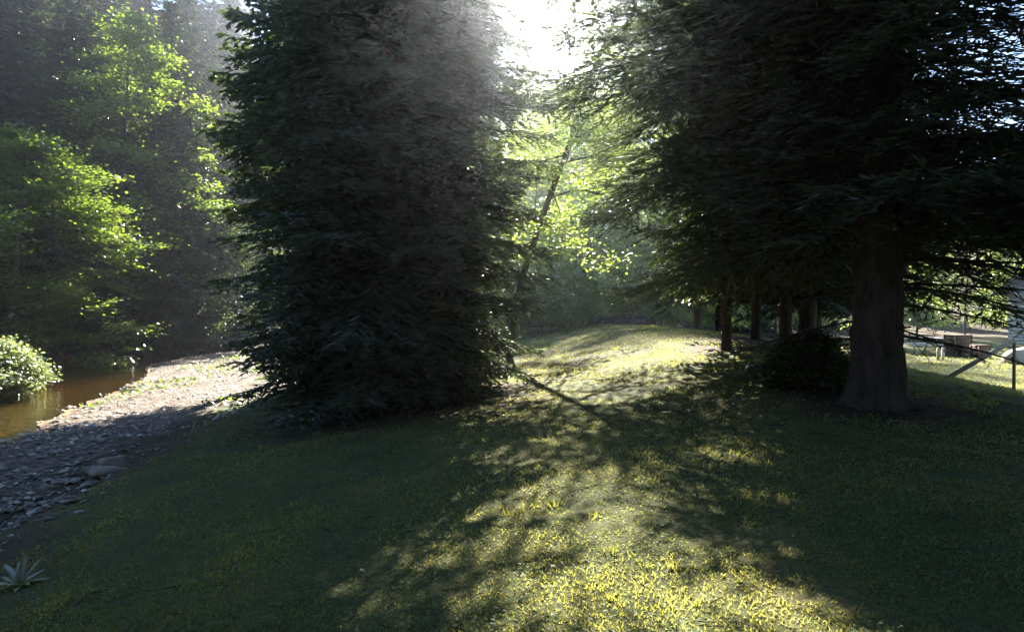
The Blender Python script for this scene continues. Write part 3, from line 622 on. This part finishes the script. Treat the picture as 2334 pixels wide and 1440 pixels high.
I0 = ico(); I1 = subd(*I0); I2 = subd(*I1)
def stone_mb(sz, seed, t=I1, rough=.16):
    rs = np.random.default_rng(seed); v = t[0].copy()
    for k in range(5):
        d = norm(rs.normal(0, 1, 3)); v -= d * (np.clip(v @ d - rs.uniform(.45, .8), 0, 1))[:, None] * .9
    v *= 1 + rs.normal(0, rough * .3, (len(v), 1)); m = MB(); m.add(v * np.array(sz) / 2, t[1]); return m
M_wet = stone_mat('wet_cobble', [(0, (.03, .019, .012)), (.45, (.07, .052, .036)), (.8, (.11, .095, .08)), (1, (.22, .2, .18))], True, .45)
SM = [stone_mb((1, .8, .42), 200 + k, I0 if k % 2 else I1).mesh('cobble', M_wet, True) for k in range(6)]
rs = np.random.default_rng(5); n = 0
for k in range(1000):
    px, py = rs.uniform(-10, 330), rs.uniform(1010, 1185)
    if (px / 330) + (py - 1030) / 500 > 1.0 and rs.random() > .25: continue
    pp = hit(px, py)
    if pp[2] > -.5: continue
    o = bpy.data.objects.new('cobble', SM[k % 6]); COL.objects.link(o); sz = .05 + .15 * rs.random() ** 2.4
    o.location = (pp[0], pp[1], max(H1(pp[0], pp[1]), WATER_Z - .03) + sz * rs.uniform(-.05, .12)); o.scale = (sz, sz * rs.uniform(.8, 1.1), sz); o.rotation_euler = (rs.uniform(-.2, .2), rs.uniform(-.2, .2), rs.uniform(0, 6))
    tag(o, 'rounded cobble among many on the shaded gravel at the foot of the bank', 'stone', 'cobbles at the foot of the bank'); n += 1
    if n >= 250: break
# pebbles everywhere on bar and creek edge: stuff
mb = MB(); N = 36000
yy = 6 + 38 * rs.random(N) ** 1.3; xx = xs(yy) - .9 + (xe(yy) - xs(yy) + .8) * rs.random(N)
nz_ = vnoise(xx * .7, yy * .7) + .5 * vnoise(xx * 2, yy * 2)
kp = (xe(yy) - xx > .25) & (rs.random(N) < (.45 + 1.2 * nz_) * np.clip((xe(yy) - xx - .4) / 1.6, .06, 1)); xx, yy = xx[kp], yy[kp]; k = len(xx)
sz = rs.lognormal(-3.0, .5, k); a = rs.uniform(0, 6.28, k)
zz = height(xx, yy) + sz * .15
Mx = np.zeros((k, 3, 3)); Mx[:, 0, 0] = np.cos(a) * sz; Mx[:, 0, 1] = -np.sin(a) * sz * .8; Mx[:, 1, 0] = np.sin(a) * sz; Mx[:, 1, 1] = np.cos(a) * sz * .8; Mx[:, 2, 2] = sz * .5
OC = (np.array([[.5, 0, .05], [.15, .5, 0], [-.5, .1, 0], [-.1, -.5, .05], [.05, .05, .5], [-.15, -.05, .42]]), np.array([[0, 1, 4], [1, 2, 5], [1, 5, 4], [2, 3, 5], [3, 0, 4], [3, 4, 5]]))
mb.inst(OC[0], OC[1], Mx, np.stack([xx, yy, zz], 1))
tag(mb.obj('gravel', M_pebble), 'loose pale gravel and pebbles on the creek bar', 'gravel', None, 'stuff')
# named boulders
def boulder(px, py, d, sz, label, seed, mat=M_stone, rz=0, name='boulder', lift=.25):
    q_ = W(px, py, d); g = max(H1(q_[0], q_[1]), WATER_Z - .1); o = stone_mb(sz, seed, I2, .1).obj(name, mat, None, False)
    o.location = (q_[0], q_[1], g + sz[2] * lift); o.rotation_euler = (0, 0, rz); return tag(o, label, 'boulder' if name == 'boulder' else 'stone')
boulder(290, 822, 32, (1.3, .9, .75), 'dark wedge shaped boulder with mossy top at the tip of the sunlit gravel', 301, M_stone_b)
boulder(196, 832, 31, (.6, .5, .42), 'smooth round boulder in the water left of the wedge shaped boulder', 302, M_stone_b)
boulder(86, 816, 33, (.5, .35, .25), 'small pale boulder in dark water near the far shore', 303)
boulder(96, 850, 27, (.45, .35, .22), 'pale stone breaking the water beside the waterside shrub', 304, name='stone')
boulder(115, 848, 27.5, (.5, .4, .2), 'pale flat stone breaking the water, right of its smaller twin', 305, name='stone')
boulder(268, 1085, 10.5, (.7, .45, .3), 'dark wet rock lying at the foot of the grassy bank', 306, M_stone_b)
boulder(250, 1105, 10, (.6, .5, .25), 'dark low rock below another wet rock at the bank foot', 307, M_stone_b)
q_ = hit(1935, 884); o = stone_mb((.26, .22, .26), 308, I2, .05).obj('stone', M_stone, None, True); o.location = (q_[0], q_[1], q_[2] + .09); tag(o, 'pale rounded stone at the left foot of the thick trunk', 'stone')

# ------------------------------------------------------------------ black tyre on the lawn
def torus(m, R0, r0, n=36, k=12, prof=1.0):
    V, F = [], []
    for i in range(n):
        a = i / n * 2 * math.pi
        for j in range(k):
            b = j / k * 2 * math.pi; cr = r0 * math.copysign(abs(math.cos(b)) ** .7, math.cos(b)); cz = r0 * 1.1 * math.copysign(abs(math.sin(b)) ** .7, math.sin(b))
            V.append([(R0 + cr) * math.cos(a), (R0 + cr) * math.sin(a), cz])
            a0 = i * k + j; a1 = i * k + (j + 1) % k; b0 = ((i + 1) % n) * k + j; b1 = ((i + 1) % n) * k + (j + 1) % k
            F += [[a0, b0, b1], [a0, b1, a1]]
    m.add(V, F)
q_ = hit(1748, 862); t = thing('tyre', 'black rubber tyre lying on the lawn beside the dark shrub', 'tyre', (q_[0], q_[1], q_[2] + .10)); t.rotation_euler = (R(-6), R(8), 0)
m = MB(); torus(m, .26, .085); m.obj('tread', M_tyre, t, True)
m = MB(); torus(m, .17, .02, 30, 8); m.obj('bead', M_tyre, t, True)

# pale broken stump left of the big spruce
q_ = hit(648, 850); t = thing('broken_stump', 'thin pale broken stump at the left edge of the big spruce', 'stump', q_)
m = MB(); m.tube([[0, 0, -.1], [.03, 0, .4], [.0, 0, .8], [.06, 0, 1.15]], [.13, .1, .09, .05], 9); m.obj('stem', M_pole, t, True)
m = MB(); m.tube([[0, 0, .7], [-.15, 0, .85], [-.4, 0, .95]], [.04, .03, .01], 6); m.obj('branch', M_pole, t, True)

# brush mound with logs at the crest
q_ = hit(1425, 757); q_ = (xw(1425, 41), 41, H1(xw(1425, 41), 41))
t = thing('brush_pile', 'dark heap of brush and logs on the crest of the lawn', 'brush pile', q_)
m = MB(); rs = np.random.default_rng(8)
for k in range(260):
    a = rs.uniform(0, 6.28); r = rs.uniform(0, 1) ** .5 * 2.1; zc = .75 * (1 - (r / 2.3) ** 2); d = norm(rs.normal(0, 1, 3) * [1, .7, .35]); l = rs.uniform(.3, 1.1)
    b = np.array([r * math.cos(a), r * math.sin(a) * .7, zc * rs.uniform(.2, 1)]); m.tube(np.stack([b - d * l / 2, b + d * l / 2]), [.025, .015], 4)
o = m.obj('brush', M_twig, t); o['kind'] = 'stuff'
for k in range(5):
    m = MB(); m.tube([[-1.6 + k * .5, -.6 + k * .1, .12 + .12 * (k % 2)], [-.1 + k * .5, -.7 + k * .2, .18 + .12 * (k % 2)]], [.13, .11], 9); m.obj('log', M_bark_d, t, True)
for px, d, l, lab in ((1230, 41, 2.2, 'long pale log lying at the far left end of the lawn'), (1530, 41, 1.6, 'pale log lying right of the brush heap'), (1592, 40, 1.1, 'short pale log lying between two dark conifers')):
    x = xw(px, d); m = MB(); m.tube([[-l / 2, 0, 0], [0, .04, .03], [l / 2, 0, .02]], [.11, .12, .1], 9); o = m.obj('fallen_log', M_pole, None, True); o.location = (x, d, H1(x, d) + .1); tag(o, lab, 'log')

# ------------------------------------------------------------------ sunlit yard on the right
def yd(px, d): return xw(px, d), d, H1(xw(px, d), d)
# leaning pole
a = hit(2165, 858); b = W(2312, 775, a[1] + .4); t = thing('leaning_pole', 'long weathered timber pole slanting up from the sunlit lawn', 'pole', a)
m = MB(); d = b - a; pr = .0033 * a[1]; m.tube([-.02 * d, .5 * d, d], [pr, pr * 1.05, pr], 12); m.obj('shaft', M_pole, t, True)
m = MB(); e_ = d + np.array([0, 0, 0]); m.tube([[d[0], d[1], -H1(b[0], b[1]) * 0 - (b[2] - H1(b[0], b[1])) + d[2] - .05], e_], [pr * .7, pr * .7], 8); m.obj('support_post', M_pole, t, True)
# white picnic table
x, y, z = yd(2098, 33); t = thing('picnic_table', 'white picnic table on the sunlit lawn right of the thick trunk', 'table', (x, y, z), .15)
for k in range(5):
    m = MB(); m.box((0, -.36 + k * .18, .76), (2.0, .16, .045)); m.obj('plank', M_white, t)
for sg in (-1, 1):
    for kk in (0, 1):
        m = MB(); m.box((0, sg * (.68 + kk * .16), .45), (2.0, .14, .045)); m.obj('bench_plank', M_white, t)
    for sx in (-.7, .7):
        m = MB(); m.tube([[sx, sg * .25, .735], [sx, sg * .62, 0]], [.05, .05], 4); m.obj('leg', M_white, t)
for sx in (-.64, .64):
    m = MB(); m.box((sx, 0, .40), (.05, 1.6, .05)); m.obj('crossbar', M_white, t)
# wicker box, crate
def bin_(px, py, d, w_, h_, label, name, seed):
    x, y, z = yd(px, d); t = thing(name, label, 'box', (x, y, z), .1)
    n = max(4, int(h_ / .09))
    for k in range(n):
        m = MB(); m.box((0, 0, (k + .5) * h_ / n), (w_, w_ * .8, h_ / n - .018)); m.obj('slat', M_brown, t)
    m = MB(); m.box((0, 0, h_ + .02), (w_ + .05, w_ * .8 + .05, .035)); m.obj('lid', M_brown, t)
    for a in (-1, 1):
        for b in (-1, 1): m = MB(); m.box((a * w_ / 2, b * w_ * .4, h_ / 2), (.05, .05, h_)); m.obj('corner_post', M_brown, t)
bin_(2184, 0, 31.5, .85, .95, 'large dark brown slatted box standing behind the slanting pole', 'storage_box', 1)
bin_(2236, 0, 30, .58, .55, 'smaller brown slatted box against the white deck', 'storage_box', 2)
# post pair
for k, px in enumerate((2139, 2150)):
    x, y, z = yd(px, 29); m = MB(); m.box((0, 0, .26), (.09, .09, .56)); o = m.obj('short_post', M_pole if k == 0 else M_white); o.location = (x, y, z)
    tag(o, ['short wooden post beside a paler one on the sunlit lawn', 'short white post beside a wooden one on the sunlit lawn'][k], 'post')
# cottage with deck
x, y, z = yd(2570, 37); t = thing('cottage', 'white cottage with cream boards and raised white deck behind the yard', 'house', (x, y, z))
wx = 5.2
for k in range(16):
    m = MB(); m.box((0, 0, .25 + k * .19), (2 * wx, 4, .175)); m.obj('siding_board', M_white, t)
for k in range(9):
    m = MB(); m.box((-wx + .1 + k * .34 + .3, -2.03, 1.2), (.24, .03, 1.6)); m.obj('cream_board', M_cream, t)
for k in range(3):
    wx0 = -1.2 + k * 2.2
    m = MB()
    for (cx_, cz_, sx_, sz_) in ((0, .62, 1.2, .09), (0, -.62, 1.2, .09), (-.56, 0, .09, 1.15), (.56, 0, .09, 1.15), (0, 0, .05, 1.15)): m.box((wx0 + cx_, -2.05, 1.7 + cz_), (sx_, .07, sz_))
    f = m.obj('window', M_white, t); m = MB(); m.box((wx0, -2.015, 1.7), (1.05, .03, 1.15)); m.obj('pane', M_glass, f)
m = MB(); V = [[-wx - .5, -2.6, 3.2], [wx + .5, -2.6, 3.2], [wx + .5, 0, 4.6], [-wx - .5, 0, 4.6], [-wx - .5, 2.6, 3.2], [wx + .5, 2.6, 3.2]]
V2 = [[a_, b_, c_ - .15] for a_, b_, c_ in V]
m.add(V + V2, [[0, 1, 2], [0, 2, 3], [3, 2, 5], [3, 5, 4], [6, 8, 7], [6, 9, 8], [9, 11, 8], [9, 10, 11], [0, 7, 1], [0, 6, 7], [4, 5, 11], [4, 11, 10], [0, 3, 9], [0, 9, 6], [3, 4, 10], [3, 10, 9], [1, 8, 2], [1, 7, 8], [2, 11, 5], [2, 8, 11]]); m.obj('roof', M_roof, t)
m = MB(); m.add([[-wx, -2, 3.2], [-wx, 2, 3.2], [-wx, 0, 4.4], [-wx + .1, -2, 3.2], [-wx + .1, 2, 3.2], [-wx + .1, 0, 4.4]], [[0, 2, 1], [3, 4, 5], [0, 3, 5], [0, 5, 2], [1, 2, 5], [1, 5, 4]]); m.obj('gable', M_white, t)
for k in range(10):
    m = MB(); m.box((-wx - .6 + .2 + k * .62, -3.2, .30), (.58, 2.2, .06)); m.obj('deck_plank', M_white, t)
m = MB(); m.box((-wx + 2.3, -4.25, .13), (6.2, .06, .27)); m.obj('deck_skirt', M_white, t)
# beige covered mound
x, y, z = yd(2330, 27.5); m = MB(); v = I2[0] * np.array([.75, .6, .62]); v[:, 2] = np.maximum(v[:, 2], -.05); v += .03 * np.sin(v[:, [1, 2, 0]] * 9); m.add(v, I2[1]); o = m.obj('covered_grill', M_tarp, None, True); o.location = (x, y, z + .02)
tag(o, 'beige cloth cover over a rounded heap at the right edge of the yard', 'cover')

# ------------------------------------------------------------------ plant with long pale leaves, bottom left
pp = hit(45, 1335); t = thing('broadleaf_plant', 'plant with long pale pointed leaves at the corner of the lawn', 'plant', pp)
rs = np.random.default_rng(17)
def long_leaf(az, el, l, wd_, curve, seed):
    s = np.linspace(0, 1, 7); out = np.array([math.cos(az), math.sin(az), 0]); per = np.array([-out[1], out[0], 0])
    P = out * (s * l * math.cos(el))[:, None]; P[:, 2] = s * l * math.sin(el) - curve * l * s * s
    w_ = wd_ * np.sin(np.clip(s * .93 + .07, 0, 1) * math.pi) ** .8 + .002
    A = P + per * w_[:, None] + [0, 0, .008]; B = P - per * w_[:, None] + [0, 0, .008]; V = np.vstack([A, P, B]); n = 7; F = []
    for i in range(n - 1): F += [[i, i + 1, n + i + 1], [i, n + i + 1, n + i], [n + i, n + i + 1, 2 * n + i + 1], [n + i, 2 * n + i + 1, 2 * n + i]]
    m = MB(); m.add(V, F); return m
for az, el, l in ((.9, 1.0, .30), (1.5, 1.35, .30), (1.75, 1.3, .30), (2.7, .75, .30), (3.3, .3, .28), (3.0, .55, .2), (.3, .35, .25), (-.1, .5, .22), (-.6, .5, .2), (-1.4, .6, .2), (-2.3, .5, .25), (2.2, .9, .26), (.6, .7, .22), (4.2, .3, .24), (5.2, .35, .2)):
    long_leaf(az, el, l, .021, .25, 0).obj('leaf', M_pale_leaf, t, True)

# ------------------------------------------------------------------ grass, clover, weeds
N = 245000
d = 2.3 * (38 / 2.3) ** (rng.random(N) ** .95); x = rng.uniform(-1, 1, N) * (0.95 * d + .6)
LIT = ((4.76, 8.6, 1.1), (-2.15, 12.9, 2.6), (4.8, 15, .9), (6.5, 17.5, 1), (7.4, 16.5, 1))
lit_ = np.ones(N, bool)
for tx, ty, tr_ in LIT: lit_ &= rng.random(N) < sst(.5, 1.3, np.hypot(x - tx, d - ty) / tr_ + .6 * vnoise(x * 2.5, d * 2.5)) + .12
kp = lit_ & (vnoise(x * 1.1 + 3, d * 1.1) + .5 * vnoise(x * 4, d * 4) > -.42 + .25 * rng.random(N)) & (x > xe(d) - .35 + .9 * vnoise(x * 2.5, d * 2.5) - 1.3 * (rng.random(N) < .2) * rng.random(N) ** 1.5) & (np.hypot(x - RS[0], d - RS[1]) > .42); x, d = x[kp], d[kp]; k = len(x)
hn = 1 + 1.4 * vnoise(x * 1.6, d * 1.6) + .8 * vnoise(x * 6, d * 6)
hgt = rng.uniform(.009, .026, k) * (np.clip(hn, .4, 2.2) + 1.6 * sst(.30, .42, vnoise(x * 3 + 7, d * 3))) * (1 + d * .012); wdt = .0021 * (1 + d * .34) * rng.uniform(.7, 1.3, k)
a = rng.uniform(0, 6.28, k); ln = rng.uniform(.2, .9, k)
D = np.stack([np.cos(a) * ln, np.sin(a) * ln, np.ones(k)], 1)
mb = MB(); BL = (np.array([[0, -1, 0], [0, 1, 0], [.55, -.6, .0], [.55, .6, .0], [1, 0, 5.0]], float), np.array([[0, 1, 3], [0, 3, 2], [2, 3, 4]]))
var = np.clip(.5 + vnoise(x * .9, d * .9) * 1.3 + rng.normal(0, .13, k), 0, 1)
up = rng.normal(0, 1, (k, 3)); up[:, 2] *= .2
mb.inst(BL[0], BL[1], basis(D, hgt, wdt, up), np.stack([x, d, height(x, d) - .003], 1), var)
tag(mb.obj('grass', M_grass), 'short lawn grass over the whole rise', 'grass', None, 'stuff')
N = 16000; d = 2.4 * (14 / 2.4) ** rng.random(N); x = rng.uniform(-1, 1, N) * (.9 * d)
kp = (x > xe(d)) & (vnoise(x * .8 + 5, d * .8) + .6 * vnoise(x * 3, d * 3) > .02); x, d = x[kp], d[kp]; k = len(x)
TR = []; TF = []
for j in range(3):
    a0 = j * 2.094; c0 = np.array([math.cos(a0), math.sin(a0), 0]); p0 = np.array([-c0[1], c0[0], 0]); b0 = len(TR)
    TR += [[0, 0, 0], list(c0 * .55 + p0 * .42 + [0, 0, .12]), list(c0 + [0, 0, .05]), list(c0 * .55 - p0 * .42 + [0, 0, .12])]; TF += [[b0, b0 + 1, b0 + 2], [b0, b0 + 2, b0 + 3]]
sz = rng.uniform(.009, .02, k); a = rng.uniform(0, 6.28, k); D = np.stack([np.cos(a), np.sin(a), rng.normal(0, .3, k)], 1)
mb = MB(); mb.inst(np.array(TR), np.array(TF), basis(D, sz, sz), np.stack([x, d, height(x, d) + rng.uniform(.02, .05, k)], 1))
tag(mb.obj('clover_leaves', M_clover), 'clover and weed leaves scattered through the lawn', 'clover', None, 'stuff')
N = 150; d = 2.6 * (12 / 2.6) ** rng.random(N); x = rng.uniform(-1, 1, N) * (.9 * d)
kp = (x > -1) & (vnoise(x * .7 + 9, d * .7) > .02); x, d = x[kp], d[kp]; k = len(x); sz = rng.uniform(.004, .008, k)
mb = MB(); mb.inst(I0[0], I0[1], np.eye(3)[None] * sz[:, None, None], np.stack([x, d, height(x, d) + rng.uniform(.04, .07, k)], 1))
tag(mb.obj('clover_flowers', M_flower), 'small white clover flower heads in the lawn', 'flowers', None, 'stuff')
# litter under the spruces: short dead twigs and needle tufts
rs = np.random.default_rng(77); mb = MB()
for (tx, ty, rr, cnt) in ((RS[0], RS[1], 2.6, 420), (-2.3, 12.9, 4.2, 380), (1.0, 6.5, 4.5, 160)):
    for k in range(cnt):
        a = rs.uniform(0, 6.28); r = rr * rs.random() ** .7; x_ = tx + r * math.cos(a); y_ = ty + r * math.sin(a)
        if y_ < 2.5: continue
        l_ = rs.uniform(.03, .22) * (1.6 if rs.random() < .08 else 1); b_ = rs.uniform(0, 6.28); dv = np.array([math.cos(b_), math.sin(b_), rs.uniform(-.05, .2)]) * l_
        p0 = np.array([x_, y_, H1(x_, y_) + .012]); mb.tube(np.stack([p0, p0 + dv * .5 + rs.normal(0, .08 * l_, 3) * [1, 1, .3], p0 + dv]), [.0035 + l_ * .015, .003, .002], 3, cap=False)
tag(mb.obj('fallen_twigs', M_twig), 'dead twigs scattered in the grass under the spruces', 'twigs', None, 'stuff')
# leafy weeds on the gravel
N = 5200; d = rng.uniform(14, 42, N); x = xe(d) - 1 - rng.random(N) * 7
kp = (vnoise(x * .5, d * .5) > .04) & (x > xs(d) + .3); x, d = x[kp], d[kp]; k = len(x); a = rng.uniform(0, 6.28, k)
D = np.stack([np.cos(a), np.sin(a), rng.uniform(0, 1.2, k)], 1); sz = rng.uniform(.08, .2, k)
mb = MB(); mb.inst(LEAF[0], LEAF[1], basis(D, sz, sz * .5), np.stack([x, d, height(x, d) + rng.uniform(0, .1, k)], 1))
tag(mb.obj('bank_weeds', M_beech), 'patches of low green weeds on the gravel bar', 'weeds', None, 'stuff')

# ------------------------------------------------------------------ added mist volume, stands in for the lens glare round the sun
GLARE_HAZE = 0.0011
if GLARE_HAZE:
    m, n, l = newmat('haze'); o = n.new('ShaderNodeOutputMaterial'); v = n.new('ShaderNodeVolumePrincipled')
    v.inputs['Density'].default_value = GLARE_HAZE; v.inputs['Color'].default_value = (0.76, 0.82, 1.0, 1); v.inputs['Anisotropy'].default_value = 0.9
    l.new(v.outputs[0], o.inputs['Volume'])
    mb = MB(); mb.box((0, 45, 17), (190, 150, 42)); o = mb.obj('haze', m); tag(o, 'thin morning haze in the air', 'haze', None, 'stuff')
